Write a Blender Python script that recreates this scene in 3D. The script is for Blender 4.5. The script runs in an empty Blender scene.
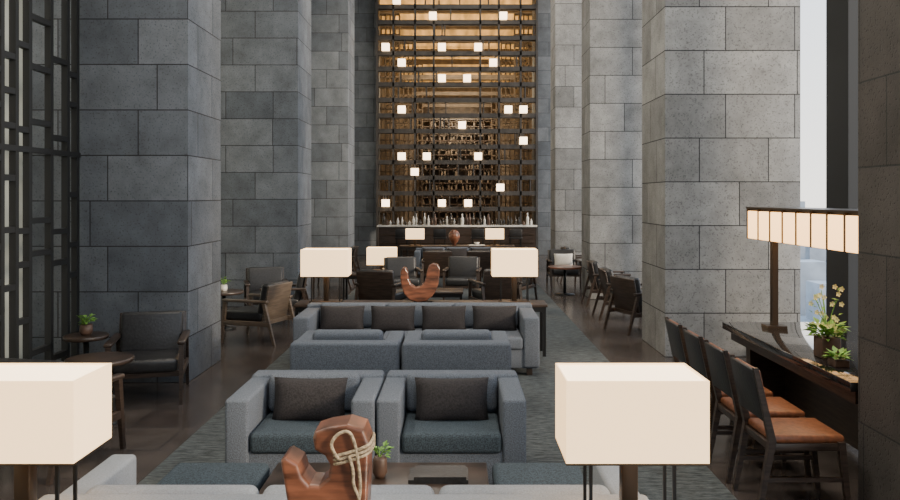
import bpy, bmesh, math, random
from mathutils import Vector, Matrix
random.seed(7)
scene = bpy.context.scene
PI = math.pi

# ---------------------------------------------------------------- materials
def new_mat(name):
    m = bpy.data.materials.new(name); m.use_nodes = True
    nt = m.node_tree
    return m, nt, nt.nodes, nt.links, nt.nodes["Principled BSDF"]

def mat(name, col, rough=0.5, metal=0.0, nscale=0, namt=0.25, bump=0.0, emis=0, spec=0.5, stretch=(1,1,1), coat=0, ecol=None):
    m, nt, N, L, B = new_mat(name)
    B.inputs["Roughness"].default_value = rough
    B.inputs["Metallic"].default_value = metal
    B.inputs["Specular IOR Level"].default_value = spec
    B.inputs["Coat Weight"].default_value = coat
    B.inputs["Base Color"].default_value = (*col, 1)
    if nscale:
        tc = N.new("ShaderNodeTexCoord"); mp = N.new("ShaderNodeMapping")
        mp.inputs["Scale"].default_value = stretch
        nz = N.new("ShaderNodeTexNoise"); nz.inputs["Scale"].default_value = nscale
        nz.inputs["Detail"].default_value = 4
        L.new(tc.outputs["Object"], mp.inputs[0]); L.new(mp.outputs[0], nz.inputs["Vector"])
        r = N.new("ShaderNodeMix"); r.data_type = 'RGBA'
        a = [max(0, c*(1-namt)) for c in col]; b = [min(1, c*(1+namt)) for c in col]
        r.inputs[6].default_value = (*a, 1); r.inputs[7].default_value = (*b, 1)
        mr = N.new("ShaderNodeMapRange"); mr.inputs[1].default_value = .35; mr.inputs[2].default_value = .65
        L.new(nz.outputs[0], mr.inputs[0]); L.new(mr.outputs[0], r.inputs[0])
        L.new(r.outputs[2], B.inputs["Base Color"])
        if bump:
            bp = N.new("ShaderNodeBump"); bp.inputs["Strength"].default_value = bump
            bp.inputs["Distance"].default_value = .01
            L.new(nz.outputs[0], bp.inputs["Height"]); L.new(bp.outputs[0], B.inputs["Normal"])
    if emis:
        B.inputs["Emission Color"].default_value = (*(ecol or col), 1)
        B.inputs["Emission Strength"].default_value = emis
    return m

def stone_mat(name, c1, c2, bw=.82, rh=.52, offs=.38, rough=.75, mort=(0.02,0.02,0.022), msize=.006, plan=False, speck=True, shift=0.0):
    m, nt, N, L, B = new_mat(name)
    g = N.new("ShaderNodeNewGeometry"); s = N.new("ShaderNodeSeparateXYZ")
    L.new(g.outputs["Position"], s.inputs[0])
    c = N.new("ShaderNodeCombineXYZ")
    if plan:
        L.new(s.outputs[0], c.inputs[0]); L.new(s.outputs[1], c.inputs[1])
    else:
        a = N.new("ShaderNodeMath"); a.operation = 'ADD'
        L.new(s.outputs[0], a.inputs[0]); L.new(s.outputs[1], a.inputs[1])
        a2 = N.new("ShaderNodeMath"); a2.operation = 'ADD'; a2.inputs[1].default_value = shift
        L.new(a.outputs[0], a2.inputs[0])
        L.new(a2.outputs[0], c.inputs[0]); L.new(s.outputs[2], c.inputs[1])
    b = N.new("ShaderNodeTexBrick"); b.offset = offs; b.squash = 1.35; b.squash_frequency=3
    b.inputs["Color1"].default_value = (*c1, 1); b.inputs["Color2"].default_value = (*c2, 1)
    b.inputs["Mortar"].default_value = (*mort, 1); b.inputs["Scale"].default_value = 1
    b.inputs["Mortar Size"].default_value = msize; b.inputs["Mortar Smooth"].default_value = .1
    b.inputs["Brick Width"].default_value = bw; b.inputs["Row Height"].default_value = rh
    L.new(c.outputs[0], b.inputs["Vector"])
    n1 = N.new("ShaderNodeTexNoise"); n1.inputs["Scale"].default_value = 3.0; n1.inputs["Detail"].default_value = 10
    n1.inputs["Roughness"].default_value = .65
    L.new(g.outputs["Position"], n1.inputs["Vector"])
    mr = N.new("ShaderNodeMapRange"); mr.inputs[1].default_value = .3; mr.inputs[2].default_value = .7
    mr.inputs[3].default_value = .7; mr.inputs[4].default_value = 1.28
    L.new(n1.outputs[0], mr.inputs[0])
    n2 = N.new("ShaderNodeTexNoise"); n2.inputs["Scale"].default_value = 55; n2.inputs["Detail"].default_value = 3
    L.new(g.outputs["Position"], n2.inputs["Vector"])
    mr2 = N.new("ShaderNodeMapRange"); mr2.inputs[1].default_value = .32; mr2.inputs[2].default_value = .44
    mr2.inputs[3].default_value = .55 if speck else 1; mr2.inputs[4].default_value = 1.0
    L.new(n2.outputs[0], mr2.inputs[0])
    mu = N.new("ShaderNodeMath"); mu.operation = 'MULTIPLY'
    L.new(mr.outputs[0], mu.inputs[0]); L.new(mr2.outputs[0], mu.inputs[1])
    vm = N.new("ShaderNodeVectorMath"); vm.operation = 'SCALE'
    L.new(b.outputs["Color"], vm.inputs[0]); L.new(mu.outputs[0], vm.inputs["Scale"])
    L.new(vm.outputs[0], B.inputs["Base Color"])
    B.inputs["Roughness"].default_value = rough
    bp = N.new("ShaderNodeBump"); bp.inputs["Strength"].default_value = .6; bp.inputs["Distance"].default_value = .008
    sub = N.new("ShaderNodeMath"); sub.operation = 'SUBTRACT'
    L.new(mr2.outputs[0], sub.inputs[0]); L.new(b.outputs["Fac"], sub.inputs[1])
    L.new(sub.outputs[0], bp.inputs["Height"]); L.new(bp.outputs[0], B.inputs["Normal"])
    return m

M = {}
M['stoneL'] = stone_mat("stone_grey_blue_dim", (.1,.113,.13), (.172,.188,.206), rh=.465)  # darker copy of the column stone, weaker daylight put into its colour
M['stoneR'] = stone_mat("stone_grey_daylit", (.2,.202,.2), (.335,.335,.328), shift=.43)  # paler copy for the right columns, window daylight painted into the colour
M['stoneD'] = stone_mat("stone_brown_dark", (.055,.048,.044), (.075,.067,.062))
M['floor'] = stone_mat("floor_tile_dark", (.052,.042,.038), (.08,.066,.058), bw=.9, rh=.6, offs=.5, rough=.2, plan=True, speck=False)
M['fab'] = mat("fabric_slate_blue", (.108,.122,.145), .95, nscale=140, namt=.3, bump=.3, spec=.2)
M['fabL'] = mat("fabric_grey_light", (.23,.248,.272), .95, nscale=140, namt=.12, bump=.25, spec=.2)
M['fabTeal'] = mat("fabric_teal_dark", (.042,.056,.068), .9, nscale=120, namt=.4, bump=.3, spec=.2)
M['pil'] = mat("fabric_charcoal", (.027,.024,.025), .85, nscale=90, namt=.3, bump=.2, spec=.3)
M['white'] = mat("fabric_cream", (.75,.7,.62), .9, nscale=60, namt=.1)
M['wood'] = mat("wood_dark_walnut", (.035,.023,.017), .35, nscale=6, namt=.5, stretch=(1,1,12))
M['woodM'] = mat("wood_mid_walnut", (.1,.075,.055), .4, nscale=6, namt=.3, stretch=(1,1,12))
M['leather'] = mat("leather_black", (.017,.017,.018), .38, nscale=40, namt=.3, bump=.2)
M['tan'] = mat("leather_brown", (.19,.066,.028), .42, nscale=30, namt=.25, bump=.2)
M['metal'] = mat("metal_blackened", (.02,.02,.02), .35, metal=.6)
M['lattice'] = mat("metal_lattice_dark", (.014,.015,.016), .5, metal=.2)
M['screenm'] = mat("metal_screen_brown", (.03,.027,.025), .5, nscale=4, namt=.3)
M['frame2'] = mat("wood_shelf_brown", (.085,.066,.048), .5, nscale=4, namt=.3)
M['bronze'] = mat("bronze_dark", (.07,.05,.035), .35, metal=.8)
M['sculpt'] = mat("wood_carved_redbrown", (.15,.055,.028), .38, nscale=5, namt=.6, stretch=(1,1,5), bump=.15, coat=.3)
M['rope'] = mat("rope_hemp", (.36,.28,.18), .9, nscale=80, namt=.4, bump=.6)
M['lacq'] = mat("table_lacquer_black", (.012,.011,.011), .09, nscale=3, namt=.2, coat=.6)
M['green'] = mat("leaf_green", (.16,.34,.05), .5, nscale=10, namt=.4)
M['flower'] = mat("petal_pale_yellow", (.9,.82,.4), .6, nscale=8, namt=.2)
M['pot'] = mat("pot_brown", (.08,.045,.03), .5, nscale=10, namt=.3)
M['goldwood'] = mat("ceiling_wood_gold", (.6,.38,.15), .4, nscale=3, namt=.4, stretch=(1,.1,1))
M['bottle'] = mat("bottle_glass_dark", (.05,.04,.03), .1, nscale=5, namt=.8)
M['plate'] = mat("glassware_pale", (.6,.58,.54), .2, nscale=5, namt=.2)
M['wallL'] = mat("wall_panel_greygreen", (.5,.53,.48), .6, nscale=2, namt=.15)
M['ceil'] = mat("ceiling_paint_dark", (.12,.12,.12), .8, nscale=2, namt=.1)
M['shade'] = mat("lampshade_glow", (.7,.58,.42), .8, emis=2.1, ecol=(1,.62,.29))
M['shadeTop'] = mat("lampshade_diffuser", (.8,.72,.58), .8, emis=3.8, ecol=(1,.72,.42))
M['cube'] = mat("cube_lamp_glow", (.8,.72,.64), .8, emis=5.5, ecol=(1,.72,.44))
M['pend'] = mat("pendant_shade_glow", (.8,.6,.4), .8, emis=3.8, ecol=(1,.55,.21))
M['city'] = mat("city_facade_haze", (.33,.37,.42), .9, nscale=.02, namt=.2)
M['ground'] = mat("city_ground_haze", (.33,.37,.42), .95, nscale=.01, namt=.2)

def rug_mat():
    m, nt, N, L, B = new_mat("rug_grey_woven")
    g = N.new("ShaderNodeNewGeometry"); mp = N.new("ShaderNodeMapping")
    mp.inputs["Scale"].default_value = (9, 32, 1)
    L.new(g.outputs["Position"], mp.inputs[0])
    n = N.new("ShaderNodeTexNoise"); n.inputs["Scale"].default_value = 1; n.inputs["Detail"].default_value = 5
    n.inputs["Roughness"].default_value = .7
    L.new(mp.outputs[0], n.inputs["Vector"])
    r = N.new("ShaderNodeValToRGB")
    r.color_ramp.elements[0].position = .38; r.color_ramp.elements[0].color = (.022,.025,.027,1)
    r.color_ramp.elements[1].position = .68; r.color_ramp.elements[1].color = (.105,.121,.122,1)
    L.new(n.outputs[0], r.inputs[0]); L.new(r.outputs[0], B.inputs["Base Color"])
    bp = N.new("ShaderNodeBump"); bp.inputs["Strength"].default_value = .4; bp.inputs["Distance"].default_value=.01
    L.new(n.outputs[0], bp.inputs["Height"]); L.new(bp.outputs[0], B.inputs["Normal"])
    B.inputs["Roughness"].default_value = .97
    return m
M['rug'] = rug_mat()

# ---------------------------------------------------------------- helpers
def link(o, parent=None):
    scene.collection.objects.link(o)
    if parent: o.parent = parent
    return o

def empty(name, loc=(0,0,0), rot=0):
    e = bpy.data.objects.new(name, None); e.location = loc; e.rotation_euler = (0,0,rot)
    e.empty_display_size = .2
    return link(e)

def boxes(name, blist, m, parent=None, bevel=0, seg=2, loc=(0,0,0), rot=(0,0,0)):
    """blist : (x0,x1,y0,y1,z0,z1)"""
    vs=[]; fs=[]
    for (x0,x1,y0,y1,z0,z1) in blist:
        k=len(vs)
        vs += [(x0,y0,z0),(x1,y0,z0),(x1,y1,z0),(x0,y1,z0),(x0,y0,z1),(x1,y0,z1),(x1,y1,z1),(x0,y1,z1)]
        fs += [(k,k+3,k+2,k+1),(k+4,k+5,k+6,k+7),(k,k+1,k+5,k+4),(k+1,k+2,k+6,k+5),(k+2,k+3,k+7,k+6),(k+3,k,k+4,k+7)]
    me = bpy.data.meshes.new(name); me.from_pydata(vs,[],fs); me.update()
    me.materials.append(m if not isinstance(m,str) else M[m])
    o = bpy.data.objects.new(name, me); o.location=loc; o.rotation_euler=rot
    link(o,parent)
    if bevel:
        b=o.modifiers.new("bevel",'BEVEL'); b.width=bevel; b.segments=seg; b.limit_method='ANGLE'
        for p in me.polygons: p.use_smooth=True
    return o

def box(name, b, m, parent=None, bevel=0, seg=2, **k):
    return boxes(name,[b],m,parent,bevel,seg,**k)

def frustum_leg(name, p0, p1, w0, w1, m, parent):
    vs=[]
    for p,w in ((p0,w0),(p1,w1)):
        for sx,sy in ((-1,-1),(1,-1),(1,1),(-1,1)):
            vs.append((p[0]+sx*w/2,p[1]+sy*w/2,p[2]))
    fs=[(0,3,2,1),(4,5,6,7),(0,1,5,4),(1,2,6,5),(2,3,7,6),(3,0,4,7)]
    me=bpy.data.meshes.new(name); me.from_pydata(vs,[],fs); me.materials.append(M[m])
    return link(bpy.data.objects.new(name,me),parent)

def pillow(name, w, h, t, m, parent, loc, rot=(0,0,0)):
    n=12; vs=[]; fs=[]
    def idx(s,i,j): return s*(n+1)*(n+1)+i*(n+1)+j
    for s in (-1,1):
        for i in range(n+1):
            for j in range(n+1):
                u=-1+2*i/n; v=-1+2*j/n
                th=max(0,(1-abs(u)**2.6))**.55*max(0,(1-abs(v)**2.6))**.55
                pin=1-.06*(1-abs(u)**2)*abs(v)**2; pin2=1-.06*(1-abs(v)**2)*abs(u)**2
                vs.append((u*w/2*pin2, s*t/2*th, v*h/2*pin))
    for s,sg in ((0,0),(1,1)):
        for i in range(n):
            for j in range(n):
                f=(idx(s,i,j),idx(s,i+1,j),idx(s,i+1,j+1),idx(s,i,j+1))
                fs.append(f if sg==0 else f[::-1])
    me=bpy.data.meshes.new(name); me.from_pydata(vs,[],fs)
    bm=bmesh.new(); bm.from_mesh(me); bmesh.ops.remove_doubles(bm,verts=bm.verts,dist=1e-5)
    bmesh.ops.recalc_face_normals(bm,faces=bm.faces); bm.to_mesh(me); bm.free()
    me.materials.append(M[m])
    for p in me.polygons: p.use_smooth=True
    o=bpy.data.objects.new(name,me); o.location=loc; o.rotation_euler=rot
    return link(o,parent)

def lathe(name, prof, m, parent=None, loc=(0,0,0), n=28):
    vs=[];fs=[]
    for r,z in prof:
        for k in range(n):
            a=2*PI*k/n; vs.append((r*math.cos(a),r*math.sin(a),z))
    for i in range(len(prof)-1):
        for k in range(n):
            a=i*n+k;b=i*n+(k+1)%n
            fs.append((a,b,b+n,a+n))
    fs.append(tuple(range(n))[::-1]); fs.append(tuple(range((len(prof)-1)*n,len(prof)*n)))
    me=bpy.data.meshes.new(name); me.from_pydata(vs,[],fs); me.materials.append(M[m] if isinstance(m,str) else m)
    for p in me.polygons: p.use_smooth = len(p.vertices)==4
    o=bpy.data.objects.new(name,me); o.location=loc
    return link(o,parent)

def tube(name, pts, r, m, parent, loc=(0,0,0), cyclic=False):
    cu=bpy.data.curves.new(name,'CURVE'); cu.dimensions='3D'; cu.bevel_depth=r; cu.bevel_resolution=3
    sp=cu.splines.new('NURBS'); sp.points.add(len(pts)-1)
    for i,p in enumerate(pts): sp.points[i].co=(*p,1)
    sp.use_endpoint_u=True; sp.order_u=3; sp.use_cyclic_u=cyclic
    cu.materials.append(M[m])
    o=bpy.data.objects.new(name,cu); o.location=loc
    return link(o,parent)

# ---------------------------------------------------------------- camera
H=1.9
cam=bpy.data.cameras.new("camera"); co=bpy.data.objects.new("camera",cam)
co.location=(0,0,H); co.rotation_euler=(PI/2,0,0); cam.lens=32; cam.sensor_width=36
cam.shift_x=-7/900; cam.shift_y=-53/900; cam.clip_end=6000
link(co); scene.camera=co

# ---------------------------------------------------------------- room shell
CZ=9.6
box("floor",(-4.6,4.6,-5,52,-.2,0),'floor')
box("ceiling",(-4.6,4.6,-5,26.2,CZ,CZ+.2),'ceil')
box("wall_left",(-4.6,-4.4,-5,26.2,0,CZ),'wallL')
box("sky_block_behind_camera",(-4.4,0,-5,-4.8,0,CZ),'ceil')  # unseen wall added to block sky light from behind
box("rug",(-2.1,1.75,2.4,19.5,0,.012),'rug')

def column(x0,x1,y0,y1,m):
    box("stone_column",(x0,x1,y0,y1,0,CZ),m,bevel=.004)
XL=-2.75; XR=2.47
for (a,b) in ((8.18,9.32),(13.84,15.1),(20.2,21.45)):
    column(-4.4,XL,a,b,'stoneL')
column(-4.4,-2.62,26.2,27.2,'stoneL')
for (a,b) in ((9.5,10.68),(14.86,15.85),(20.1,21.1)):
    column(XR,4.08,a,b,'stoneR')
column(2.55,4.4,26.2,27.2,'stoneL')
column(XR,4.08,3.6,4.93,'stoneD')

# window wall (right)
wx=4.2
boxes("trim_window_sill",[(wx-.12,wx+.1,-5,26.2,0,.32)],'metal')
boxes("trim_window_head",[(wx-.12,wx+.1,-5,26.2,CZ-.3,CZ)],'metal')
mull=[]
for y in (-4.9,-2,.6,3.4,5.0,8.3,11.4,14.2,17,19.6,22.4,25.9):
    mull.append((wx-.14,wx+.1,y,y+ (.5 if y in (8.3,) else .12),.32,CZ-.3))
boxes("window_1",mull,'lattice')
boxes("wall_right",[(4.4,4.6,25.9,52,0,CZ)],'ceil')
boxes("unseen_fill_window",[(x,x+.1,-4.95,-4.85,0,CZ) for x in (.05,2.0,3.9)]+[(0,4.1,-4.95,-4.85,0,.15)],'lattice')  # unseen window frame, opening added to let sky light in from behind

# ---------------------------------------------------------------- lattice on left bay
def wall_lattice():
    e=empty("lattice_wall_screen",(-3.86,0,0))
    b=[]
    y0,y1=3.0,8.14; z1=8.5
    ys=[]; y=y1-.05
    while y>y0:
        ys.append(y); y-=random.choice([.22,.32,.2,.38,.18])
    ys.append(y0)
    for i,y in enumerate(ys):
        b.append((-.03,.03,y-.026,y+.026,.02,z1))
    for i in range(len(ys)-1):
        z=random.uniform(.2,.6)
        while z<z1:
            b.append((-.028,.028,ys[i+1],ys[i],z-.026,z+.026))
            z+=random.choice([.3,.5,.75,.45,.9])
    for z in (.02,2.3,4.6,6.9):
        b.append((-.032,.032,y0,y1,z,z+.05))
    boxes("bars",b,'lattice',e)
wall_lattice()

# ---------------------------------------------------------------- big shelf screen and room beyond
def back_screen():
    e=empty("metal_shelf_screen",(0,25.9,0))
    b=[]; W=2.6; z1=9.4
    zs=[]; z=1.45
    while z<z1:
        zs.append(z); z+=.5
    for z in zs: b.append((-W,W,-.2,.1,z,z+.14))
    for x in (-W,W-.07): b.append((x,x+.07,-.22,.12,0,z1))
    for x in (-2.05,-1.35,-.75,.75,1.35,2.05):
        b.append((x-.028,x+.028,-.2,.1,1.0,z1))
    for i in range(len(zs)-1):
        for k in range(4):
            x=random.uniform(-W+.1,W-.1)
            b.append((x-.02,x+.02,-.18,.08,zs[i],zs[i+1]))
    boxes("frame",b,'screenm',e)
    cubes=[(397,9),(433,21),(503,21),(386,51),(442,50),(478,51),(402,72),(493,72),(442,85),(467,85),(508,113),(402,113),
           (462,127),(523,139),(402,160),(427,160),(478,160),(386,202),(442,202),(468,202),(523,113),(415,9+172),(500,185)]
    for i,(px,py) in enumerate(cubes):
        x=(px-457)/31; z=H-(py-197)/31
        z=min(zs,key=lambda q:abs(q+.2-z))+.14
        box("cube_lamp_%d"%i,(x-.12,x+.12,-.34,-.1,z,z+.23),'cube',e,bevel=.01)
back_screen()

def deep_frame(y,Wo,Wi,zo,dz,nm):
    e=empty(nm,(0,y,0)); b=[]
    z=1.2
    while z<zo:
        b.append((-Wo,-Wi,-.15,.15,z,z+.06)); b.append((Wi,Wo,-.15,.15,z,z+.06)); z+=dz
    for k in range(7):
        x=Wi+(Wo-Wi)*k/6
        b.append((-x-.02,-x+.02,-.15,.15,0,zo)); b.append((x-.02,x+.02,-.15,.15,0,zo))
    b.append((-Wi,Wi,-.12,.12,6.6+ (y-31)*.02,6.75+(y-31)*.02))
    boxes("frame",b,'frame2',e)
deep_frame(32,3.4,2.3,9.2,.42,"wine_shelf")
deep_frame(38,3.4,2.1,9.2,.42,"wine_shelf")
deep_frame(44,3.4,1.9,9.2,.42,"wine_shelf")
boxes("wall_dining_left",[(-3.6,-3.4,27.2,52,0,CZ)],'frame2')
boxes("wall_dining_right",[(3.4,3.6,27.2,52,0,CZ)],'frame2')
box("wall_back",(-3.6,3.6,51.8,52,0,CZ),'frame2')
box("ceiling_dining",(-3.6,3.6,26.2,52,9.3,9.5),'goldwood')
boxes("trim_ceiling_beams",[(-3.4,3.4,y,y+.2,9.05,9.3) for y in (28,31,34,37,40,43,46,49)],'frame2')
e=empty("bottle_shelf",(0,51.2,0)); b=[]
for k in range(15): b.append((-2.3,2.3,-.3,.3,.5+k*.45,.56+k*.45))
for k in range(9): b.append((-2.3+k*.57,-2.26+k*.57,-.3,.3,0,6.9))
boxes("frame",b,'wood',e)
bb=[]
for k in range(14):
    x=-2.2
    while x<2.2:
        if random.random()<.45: bb.append((x,x+.1,-.25,-.15,.56+k*.45,.56+k*.45+random.uniform(.15,.32)))
        x+=random.uniform(.14,.3)
boxes("bottles",bb,'frame2',e)

# bar counter + bottles
e=empty("bar_counter",(0,24.3,0))
boxes("body",[(-2.35,2.35,-.3,.3,0,1.0)],'wood',e)
box("top",(-2.4,2.4,-.36,.36,1.0,1.05),'plate',e,bevel=.005)
boxes("shelf_lines",[(-2.3,2.3,-.32,-.3,z,z+.03) for z in (.25,.5,.75)],'bronze',e)
e=empty("bar_glassware",(0,24.3,1.05))
for i in range(40):
    x=-2.25+i*.115+random.uniform(-.02,.02); h=random.uniform(.12,.38); r=random.uniform(.03,.055)
    mm=random.choice(['bottle','plate','bottle','pot','plate'])
    lathe("glass_%d"%i,[(r,0),(r,h*.6),(r*.4,h*.75),(r*.4,h)],mm,e,(x,random.uniform(-.2,.2),0),n=10)

# ---------------------------------------------------------------- furniture builders
def box_sofa(name,loc,rot,w,D,ha,hb,nseat,npil,fab='fab',pil='pil',arm=.14,backt=.18,seatfab=None,cush=.03):
    e=empty(name,loc,rot); sf=seatfab or fab
    hw=w/2; hd=D/2
    boxes("feet",[(sx*(hw-.1)-.03,sx*(hw-.1)+.03,sy*(hd-.1)-.03,sy*(hd-.1)+.03,0,.09) for sx in(-1,1) for sy in(-1,1)],'wood',e)
    box("base",(-hw+.02,hw-.02,-hd+.02,hd-.02,.08,.29),fab,e,bevel=.015)
    for i,s in enumerate((-1,1)):
        x0,x1=sorted((s*hw,s*(hw-arm)))
        box("arm_%d"%(i+1),(x0,x1,-hd,hd-.01,.09,ha),fab,e,bevel=.022,seg=4)
    box("back",(-hw+.005,hw-.005,hd-backt,hd,.09,hb),fab,e,bevel=.028,seg=4)
    iw=w-2*arm; cw=iw/nseat
    for i in range(nseat):
        x0=-iw/2+i*cw
        box("seat_cushion_%d"%(i+1),(x0+.006,x0+cw-.006,-hd-.01,hd-backt-.02,.28,.41),sf,e,bevel=.03,seg=4)
        box("back_cushion_%d"%(i+1),(x0+.008,x0+cw-.008,-.065,.065,-.14,hb+cush-.55),fab,e,bevel=.045,seg=5,
            loc=(0,hd-backt-.09,.55),rot=(-.12,0,0))
    for i in range(npil):
        x=-iw/2+(i+.5)*iw/npil
        pillow("throw_pillow_%d"%(i+1),min(.5,iw/npil*.97),.3,.15,pil,e,(x,hd-backt-.27,.53),(-.3,0,random.uniform(-.04,.04)))
    return e

def ottoman(loc,w,D,h,fab='fabTeal'):
    e=empty("ottoman",loc)
    boxes("feet",[(sx*(w/2-.06)-.02,sx*(w/2-.06)+.02,sy*(D/2-.06)-.02,sy*(D/2-.06)+.02,0,.08) for sx in(-1,1) for sy in(-1,1)],'wood',e)
    box("body",(-w/2+.01,w/2-.01,-D/2+.01,D/2-.01,.07,h-.1),'fab',e,bevel=.015)
    box("cushion",(-w/2,w/2,-D/2,D/2,h-.11,h),fab,e,bevel=.035,seg=4)

def coffee_table(loc,w,D,h,name="coffee_table",m='wood'):
    e=empty(name,loc)
    box("top",(-w/2,w/2,-D/2,D/2,h-.035,h),m,e,bevel=.006)
    boxes("frame",[(-w/2+.03,w/2-.03,sy*(D/2-.03)-.015,sy*(D/2-.03)+.015,h-.09,h-.035) for sy in(-1,1)],'metal',e)
    for i,(sx,sy) in enumerate(((-1,-1),(1,-1),(1,1),(-1,1))):
        x=sx*(w/2-.035);y=sy*(D/2-.035)
        box("leg_%d"%(i+1),(x-.018,x+.018,y-.018,y+.018,0,h-.035),'metal',e)
    return e

def round_table(loc,r,h,name="round_side_table",m='wood'):
    e=empty(name,loc)
    lathe("top",[(r-.01,h-.04),(r,h-.03),(r,h-.005),(r-.006,h)],m,e,n=40)
    lathe("stem",[(.03,.02),(.025,h-.04)],'metal',e,n=16)
    lathe("foot",[(r*.6,0),(r*.6,.012),(.04,.03)],'metal',e,n=32)

def box_lamp(loc,w,h,d,post,name="table_lamp"):
    e=empty(name,loc); t=.006
    z0=post; z1=post+h
    boxes("shade",[(-w/2,w/2,-d/2,-d/2+t,z0,z1),(-w/2,w/2,d/2-t,d/2,z0,z1),(-w/2,-w/2+t,-d/2+t,d/2-t,z0,z1),(w/2-t,w/2,-d/2+t,d/2-t,z0,z1)],'shade',e)
    box("diffuser_top",(-w/2+t,w/2-t,-d/2+t,d/2-t,z1-.015,z1-.008),'shadeTop',e)
    boxes("trim_ring",[(-w/2-.001,w/2+.001,-d/2-.001,-d/2+.004,z0-.006,z0+.001),(-w/2-.001,w/2+.001,d/2-.004,d/2+.001,z0-.006,z0+.001),
                       (-w/2-.001,-w/2+.004,-d/2,d/2,z0-.006,z0+.001),(w/2-.004,w/2+.001,-d/2,d/2,z0-.006,z0+.001),
                       (-w/2,w/2,-.006,.006,z0-.006,z0),(-.006,.006,-d/2,d/2,z0-.006,z0)],'bronze',e)
    box("post",(-.03,.03,-.03,.03,.015,z0+.05),'bronze',e,bevel=.003)
    a=w*.3; c=d*.22
    boxes("side_rods",[(s*a-.006,s*a+.006,q*c-.006,q*c+.006,.015,z0) for s in (-1,1) for q in (-1,1)],'metal',e)
    box("base",(-a-.02,a+.02,-c-.03,c+.03,0,.018),'bronze',e,bevel=.003)

def lounge_chair(loc,rot,seat='leather',w=.66,frame='wood',name="lounge_chair",pil=None):
    e=empty(name,loc,rot); D=.7; hw=w/2
    for i,s in enumerate((-1,1)):
        x=s*(hw-.025)
        frustum_leg("front_leg_%d"%(i+1),(x,-D/2-.02,0),(x,-D/2+.04,.56),.03,.045,frame,e)
        frustum_leg("rear_leg_%d"%(i+1),(x,D/2+.06,0),(x,D/2-.1,.56),.03,.045,frame,e)
        box("armrest_%d"%(i+1),(x-.035,x+.035,-D/2,D/2-.04,.54,.575),frame,e,bevel=.01)
        box("side_rail_%d"%(i+1),(x-.018,x+.018,-D/2+.02,D/2-.02,.24,.3),frame,e,bevel=.004)
    boxes("cross_rails",[(-hw+.03,hw-.03,-D/2+.02,-D/2+.05,.25,.3),(-hw+.03,hw-.03,D/2-.12,D/2-.09,.25,.3)],frame,e)
    box("seat_cushion",(-hw+.055,hw-.055,-D/2-.01,D/2-.14,.29,.42),seat,e,bevel=.04,seg=4)
    box("back_frame",(-hw+.03,hw-.03,.03,.055,-.02,.5),frame,e,bevel=.006,loc=(0,D/2-.17,.28),rot=(-.2,0,0))
    box("back_cushion",(-hw+.055,hw-.055,-.08,.03,.1,.5),seat,e,bevel=.035,seg=4,loc=(0,D/2-.17,.28),rot=(-.2,0,0))
    if pil: pillow("throw_pillow",.4,.3,.13,pil,e,(0,D/2-.34,.56),(-.3,0,0))
    return e

def dining_chair(loc,rot,name="dining_chair"):
    e=empty(name,loc,rot); w=.45; D=.46; hw=w/2
    for i,s in enumerate((-1,1)):
        x=s*(hw-.02)
        frustum_leg("front_leg_%d"%(i+1),(x,-D/2-.02,0),(x,-D/2+.03,.44),.026,.042,'wood',e)
        frustum_leg("rear_leg_%d"%(i+1),(x,D/2+.06,0),(x,D/2-.02,.45),.026,.042,'wood',e)
        frustum_leg("back_post_%d"%(i+1),(x,D/2-.02,.44),(x,D/2+.08,.88),.042,.028,'wood',e)
        box("stretcher_%d"%(i+1),(x-.01,x+.01,-D/2+.02,D/2+.02,.2,.225),'wood',e)
    box("seat_frame",(-hw+.01,hw-.01,-D/2+.01,D/2,.385,.43),'wood',e,bevel=.004)
    box("seat_pad",(-hw+.02,hw-.02,-D/2,D/2-.02,.425,.475),'tan',e,bevel=.02,seg=3)
    box("back_panel_outer",(-hw+.03,hw-.03,.0,.02,.12,.44),'leather',e,bevel=.006,loc=(0,D/2-.02,.44),rot=(-.22,0,0))
    box("back_panel_inner",(-hw+.03,hw-.03,-.03,.0,.12,.43),'tan',e,bevel=.012,loc=(0,D/2-.02,.44),rot=(-.22,0,0))

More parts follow.
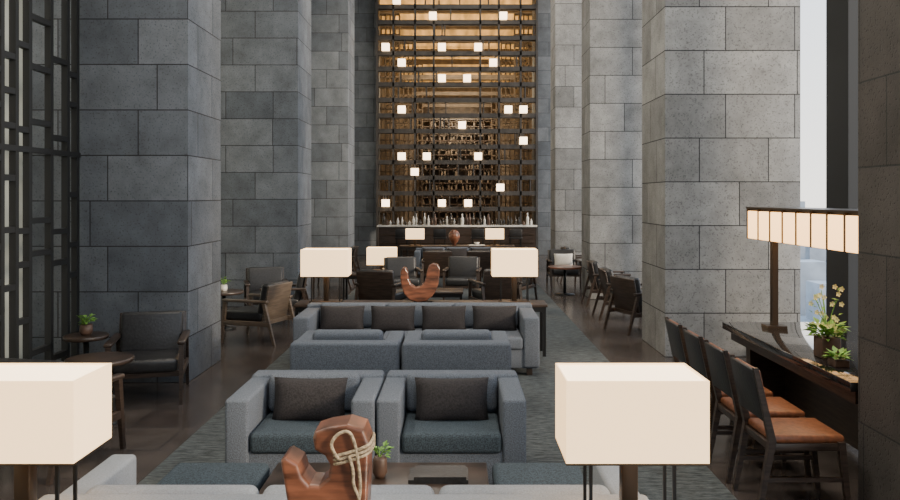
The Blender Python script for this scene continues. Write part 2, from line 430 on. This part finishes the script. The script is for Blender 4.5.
def foliage(e,n,rad,h,z0,m='green',size=.06,flowers=0,seed=1):
    rnd=random.Random(seed); vs=[];fs=[]
    for i in range(n):
        a=rnd.uniform(0,2*PI); rr=rad*rnd.random()**.5; z=z0+h*rnd.random()
        c=Vector((rr*math.cos(a),rr*math.sin(a),z))
        d=Vector((math.cos(a),math.sin(a),rnd.uniform(-.3,.9))).normalized()
        s=d.cross(Vector((0,0,1))).normalized()
        L=size*rnd.uniform(.7,1.5); w=L*.3; up=s.cross(d)*L*.12
        k=len(vs)
        vs+= [tuple(c),tuple(c+d*L*.4+s*w+up),tuple(c+d*L),tuple(c+d*L*.4-s*w+up)]
        fs.append((k,k+1,k+2,k+3))
    me=bpy.data.meshes.new("leaves"); me.from_pydata(vs,[],fs); me.materials.append(M[m])
    link(bpy.data.objects.new("leaves",me),e)
    for i in range(min(10,n//6+3)):
        a=rnd.uniform(0,2*PI); r=rad*.8
        tube("stem_%d"%i,[(0,0,z0-.02),(r*.2*math.cos(a),r*.2*math.sin(a),z0+h*.4),(r*math.cos(a),r*math.sin(a),z0+h*rnd.uniform(.5,1))],.003,'green',e)
    if flowers:
        vs=[];fs=[]
        for i in range(flowers):
            a=rnd.uniform(0,2*PI); rr=rad*rnd.uniform(.3,1.1); c=Vector((rr*math.cos(a),rr*math.sin(a),z0+h*rnd.uniform(.1,1.15)))
            for p in range(5):
                b=2*PI*p/5; d=Vector((math.cos(b),-.3,math.sin(b))).normalized(); s=d.cross(Vector((0,-1,0))).normalized()
                k=len(vs); q=size*.5
                vs+= [tuple(c),tuple(c+d*q*.6+s*q*.35),tuple(c+d*q),tuple(c+d*q*.6-s*q*.35)]
                fs.append((k,k+1,k+2,k+3))
        me=bpy.data.meshes.new("blossoms"); me.from_pydata(vs,[],fs); me.materials.append(M['flower'])
        link(bpy.data.objects.new("blossoms",me),e)

HOOK=[(316,426),(318,419),(330,415),(350,412),(366,417),(371,430),(370,470),(369,500),(362,522),(345,536),(318,538),(302,526),(293,500),(288,470),(284,446),
       (290,444),(302,451),(306,463),(313,471),(322,472),(331,464),(333,452),(328,443),(318,437)]
HORN=[(268,424),(278,428),(284,442),(286,462),(294,480),(308,490),(324,488),(336,476),(343,458),(346,438),(352,420),(366,412),(382,416),(388,430),(386,452),
      (384,476),(376,500),(362,520),(342,534),(316,538),(292,532),(274,514),(264,488),(260,456),(262,434)]
def hook_sculpture(loc,scale=1.0,rot=0,P=HOOK,rope=True,name="wooden_hook_sculpture"):
    e=empty(name,loc,rot)
    pts=[((x-330)/276*scale,(540-y)/276*scale) for x,y in P]
    t=.075*scale
    bm=bmesh.new()
    f=[bm.verts.new((x,-t,z)) for x,z in pts]; g=[bm.verts.new((x,t,z)) for x,z in pts]
    n=len(pts)
    bm.faces.new(f); bm.faces.new(g[::-1])
    for i in range(n):
        bm.faces.new((f[i],g[i],g[(i+1)%n],f[(i+1)%n]))
    bmesh.ops.recalc_face_normals(bm,faces=bm.faces)
    me=bpy.data.meshes.new("carved_body"); bm.to_mesh(me); bm.free()
    me.materials.append(M['sculpt'])
    o=link(bpy.data.objects.new("carved_body",me),e)
    b=o.modifiers.new("bevel",'BEVEL'); b.width=.014*scale; b.segments=4; b.limit_method='ANGLE'; b.angle_limit=1.0
    for p in me.polygons: p.use_smooth=False
    box("plinth",(-.1*scale,.12*scale,-.07*scale,.07*scale,0,.02),'metal',e)
    if not rope: return
    def w(px,py,y=0): return ((px-330)/276*scale,y*scale,(540-py)/276*scale)
    for k in range(3):
        dz=k*4
        ring=[w(333,445+dz,0),w(334,443+dz,-.082),w(352,438+dz,-.09),w(371,432+dz,-.085),w(374,430+dz,0),w(371,432+dz,.085),w(352,438+dz,.085),w(334,443+dz,.08)]
        tube("rope_loop_%d"%k,ring,.006*scale,'rope',e,cyclic=True)
    tube("rope_strand_1",[w(342,444,-.09),w(333,432,-.095),w(340,420,-.09),w(352,416,-.088),w(358,428,-.09),w(362,452,-.09),w(364,480,-.088),w(358,500,-.088)],.006*scale,'rope',e)
    tube("rope_strand_2",[w(352,440,-.1),w(357,452,-.095),w(356,470,-.09),w(364,484,-.09),w(360,496,-.09)],.006*scale,'rope',e)

# ---------------------------------------------------------------- foreground
RZ=.012
box_sofa("sofa",(-.46,3.54,RZ),PI,2.5,.84,.62,.67,3,0,fab='fabL',cush=-.01,arm=.13)
coffee_table((-.47,2.86,RZ),3.0,.42,.62,name="console_table")
box_lamp((.656,3.06,.632),.52,.30,.32,.30)
box_lamp((-1.65,3.06,.632),.52,.30,.32,.30)
hook_sculpture((-.46,2.9,.632))

coffee_table((-.43,4.36,RZ),1.2,.5,.36)
ottoman((-1.34,4.36,RZ),.54,.48,.37)
ottoman((.45,4.36,RZ),.5,.48,.37)
e=empty("potted_plant",(-.42,4.36,.372))
lathe("pot",[(.025,0),(.04,.03),(.038,.1),(.03,.115)],'pot',e)
foliage(e,18,.035,.045,.115,size=.04,seed=3)
e=empty("book_stack",(-.1,4.36,.372)); 
boxes("books",[(-.16,.16,-.1,.1,0,.02),(-.13,.15,-.1,.09,.02,.036)],'leather',e)

for x in (-.985,-.035):
    box_sofa("club_armchair",(x,5.4,RZ),0,.94,.8,.62,.64,1,1,fab='fab',seatfab='fabTeal',arm=.15)
for x in (-.965,-.005):
    box_sofa("club_armchair",(x,7.22,RZ),PI,.94,.78,.62,.64,1,1,fab='fab',arm=.15,cush=.07)
box_sofa("sofa",(-.43,8.88,RZ),0,2.6,.94,.62,.66,3,4,fab='fab',arm=.17)
coffee_table((-.43,9.65,RZ),3.0,.42,.62,name="console_table")
box_lamp((-1.58,9.68,.632),.56,.32,.34,.32)
box_lamp((.69,9.68,.632),.54,.32,.34,.32)
hook_sculpture((-.42,9.65,.632),1.02,P=HORN,rope=False,name="wooden_horn_sculpture")

# ---------------------------------------------------------------- mid / far centre
lounge_chair((-1.15,12.4,RZ),PI*.9)
lounge_chair((.6,12.6,RZ),PI*1.1)
coffee_table((-.3,13.0,RZ),.8,.6,.38)
lounge_chair((-1.0,14.6,RZ),.2)
lounge_chair((.1,14.7,RZ),-.1)
lounge_chair((1.0,14.5,RZ),-.5)
coffee_table((-1.85,14.6,RZ),.45,.45,.5,name="side_table")
coffee_table((-1.5,16.0,RZ),.45,.45,.42,name="side_table")
box_lamp((-1.5,16.0,.432),.58,.34,.34,.12)
lounge_chair((-.4,16.8,RZ),PI)
lounge_chair((.5,16.8,RZ),PI)
lounge_chair((1.3,17.6,RZ),-PI*.5)
round_table((0.1,17.9,RZ),.4,.5)
box_sofa("sofa",(0,19.0,RZ),0,2.0,.8,.62,.66,3,3,fab='fab')
coffee_table((0,20.2,0),2.9,.5,.68,name="console_table")
e=empty("turned_wood_vase",(-.07,20.2,.68))
lathe("body",[(.05,0),(.045,.04),(.1,.1),(.145,.2),(.14,.29),(.09,.36),(.04,.39)],'sculpt',e)
box_lamp((-1.06,20.2,.68),.46,.26,.28,.16)
box_lamp((.95,20.2,.68),.46,.26,.28,.16)
e=empty("serving_tray",(.5,20.2,.68)); box("tray",(-.2,.2,-.12,.12,0,.02),'plate',e); lathe("bowl",[(.04,.02),(.08,.08)],'plate',e)

for x in (-1.6,-.5,.6,1.7):
    e=empty("bar_stool",(x,23.3,0))
    boxes("legs",[(sx*.15-.015,sx*.15+.015,sy*.15-.015,sy*.15+.015,0,.68) for sx in(-1,1) for sy in(-1,1)]+[(-.15,.15,-.16,-.14,.25,.27)],'metal',e)
    box("seat",(-.19,.19,-.19,.19,.68,.74),'leather',e,bevel=.02)
    box("backrest",(-.18,.18,-.2,-.17,.74,.98),'leather',e,bevel=.01)

# ---------------------------------------------------------------- left aisle
lounge_chair((-2.93,7.62,0),.25,w=.68)
round_table((-3.0,6.72,0),.27,.55)
lounge_chair((-2.92,5.75,0),PI*.93,w=.7)
round_table((-3.5,7.55,0),.2,.6)
e=empty("potted_plant",(-3.5,7.55,.6)); lathe("pot",[(.04,0),(.06,.03),(.055,.1)],'pot',e); foliage(e,40,.05,.07,.1,size=.05,seed=5)
lounge_chair((-2.62,10.6,0),-PI*.6,w=.66,frame='woodM')
lounge_chair((-3.0,12.6,0),PI*.1,w=.66)
round_table((-3.35,11.5,0),.28,.55)
e=empty("potted_plant",(-3.35,11.5,.55)); lathe("pot",[(.04,0),(.05,.03),(.045,.09)],'plate',e); foliage(e,30,.05,.08,.1,size=.05,seed=8)
lounge_chair((-2.55,11.9,0),-PI*.45,w=.6)
lounge_chair((-2.6,16.8,0),-PI*.5)
lounge_chair((-2.6,18.2,0),-PI*.5)

# ---------------------------------------------------------------- right aisle
lounge_chair((2.62,11.4,0),PI*.62,w=.66)
lounge_chair((2.6,12.6,0),PI*.5,w=.66)
round_table((3.35,12.0,0),.3,.55)
lounge_chair((2.65,14.1,0),PI*.5,w=.62)
round_table((2.1,15.6,0),.33,.55,m='sculpt')
lounge_chair((2.25,16.9,0),0,pil='white')
lounge_chair((2.7,18.0,0),PI*.5)

# ---------------------------------------------------------------- communal table on the right
e=empty("communal_table",(0,0,0))
box("top",(2.44,3.44,4.96,7.36,.69,.75),'lacq',e,bevel=.004)
boxes("apron",[(2.5,3.38,5.02,7.3,.6,.69)],'wood',e)
boxes("panel_legs",[(2.62,3.3,5.0,5.1,0,.6),(2.62,3.3,7.15,7.25,0,.6),(2.93,2.99,5.1,7.15,.05,.6)],'wood',e)
for y in (4.98,5.52,6.06,6.6):
    dining_chair((2.09,y,0),PI/2)
e=empty("bridge_table_lamp",(0,0,0))
y0,y1=5.15,7.22; z0,z1=1.53,1.775; x0,x1=2.62,3.0
n=8; st=(y1-y0)/n
boxes("shades",[(x0,x1,y0+i*st+.012,y0+(i+1)*st-.012,z0,z1) for i in range(n)],'pend',e,bevel=.004)
boxes("frame",[(x0+.02,x1-.02,y0,y1,z1,z1+.02),(x0-.01,x1+.01,y0-.01,y1+.01,z1+.02,z1+.035)]+
      [(x0-.004,x1+.004,y0+i*st-.009,y0+i*st+.009,z0-.004,z1+.02) for i in range(0,n+1)],'bronze',e)
boxes("posts",[(2.79,2.84,y-.03,y+.03,.75,z0+.1) for y in (5.3,7.1)],'bronze',e)
boxes("post_feet",[(2.73,2.9,y-.08,y+.08,.75,.765) for y in (5.3,7.1)],'bronze',e)
e=empty("flower_vase",(2.66,5.75,.75))
box("vase",(-.07,.07,-.07,.07,0,.15),'pot',e,bevel=.008)
foliage(e,90,.1,.09,.13,size=.065,flowers=6,seed=11)
foliage(e,20,.1,.32,.16,size=.045,flowers=18,seed=12)
e=empty("low_planter",(2.6,5.45,.75))
box("box",(-.05,.05,-.06,.06,0,.05),'pot',e,bevel=.006)
foliage(e,50,.05,.03,.05,size=.05,flowers=3,seed=14)

# ---------------------------------------------------------------- city outside
box("city_ground",(20,6000,-2000,6000,-192,-190),'ground')
b=[]
for i in range(500):
    d=random.uniform(900,4500); r=random.uniform(.25,1.0)
    x=d*r; y=d; w=random.uniform(20,60); h=random.uniform(20,110)*(1.0 if random.random()<.85 else 1.7)
    b.append((x,x+w,y,y+w,-190,-190+h))
boxes("city_skyline",b,'city')

# ---------------------------------------------------------------- world + lights
w=bpy.data.worlds.new("world"); scene.world=w; w.use_nodes=True
N=w.node_tree.nodes; L=w.node_tree.links; bg=N["Background"]
tc=N.new("ShaderNodeTexCoord"); sp=N.new("ShaderNodeSeparateXYZ"); cr=N.new("ShaderNodeValToRGB")
L.new(tc.outputs["Generated"],sp.inputs[0]); L.new(sp.outputs[2],cr.inputs[0])
cr.color_ramp.elements[0].position=0.0; cr.color_ramp.elements[0].color=(.97,.93,.86,1)
cr.color_ramp.elements[1].position=.4; cr.color_ramp.elements[1].color=(.62,.75,.92,1)
L.new(cr.outputs[0],bg.inputs[0]); bg.inputs[1].default_value=2.6

sun=bpy.data.lights.new("sun",'SUN'); sun.energy=4.2; sun.angle=math.radians(12); sun.color=(1,.83,.62)
so=bpy.data.objects.new("sun",sun); so.location=(20,-20,20)
so.rotation_euler=Vector((-.85,.5,-.32)).to_track_quat('-Z','Y').to_euler(); link(so)

def area(name,loc,rot,sx,sy,power,col):
    l=bpy.data.lights.new(name,'AREA'); l.shape='RECTANGLE'; l.size=sx; l.size_y=sy; l.energy=power; l.color=col
    o=bpy.data.objects.new(name,l); o.location=loc; o.rotation_euler=rot; link(o)
for y,p in ((0,330),(6,280),(12,210),(18,180),(23,170)):
    area("ceiling_fill",(0,y,CZ-.1),(0,0,0),3.5,2.5,p,(1,.9,.77))  # out-of-view fill panels added to light the room from above
area("wall_fill_light",(-4.15,5.5,CZ-.15),(0,0,0),.3,5,480,(1,.93,.82))  # added strip that brightens the wall behind the lattice
def spot(name,loc,target,power,col,size=1.6,rad=.1):
    l=bpy.data.lights.new(name,'SPOT'); l.energy=power; l.color=col; l.spot_size=size; l.spot_blend=.8; l.shadow_soft_size=rad
    o=bpy.data.objects.new(name,l); o.location=loc
    o.rotation_euler=(Vector(target)-Vector(loc)).to_track_quat('-Z','Y').to_euler(); link(o)
for y in (28,34,41,47):
    spot("upward_fill_spot",(0,y,.3),(0,y+1,9),5500,(1,.76,.46),1.5)  # hidden spots added to warm the wood ceiling from below
for y in (29.5,35,41,46):
    spot("dining_fill_spot",(0,y,8.9),(0,y+2,0),1500,(1,.78,.52),2.6)  # added spots without fixtures, brighten the middle of the back room
spot("shelf_fill_spot",(0,45,8.7),(0,51.5,3),3500,(1,.78,.52),1.3)  # added spot that lifts the shelves on the back wall
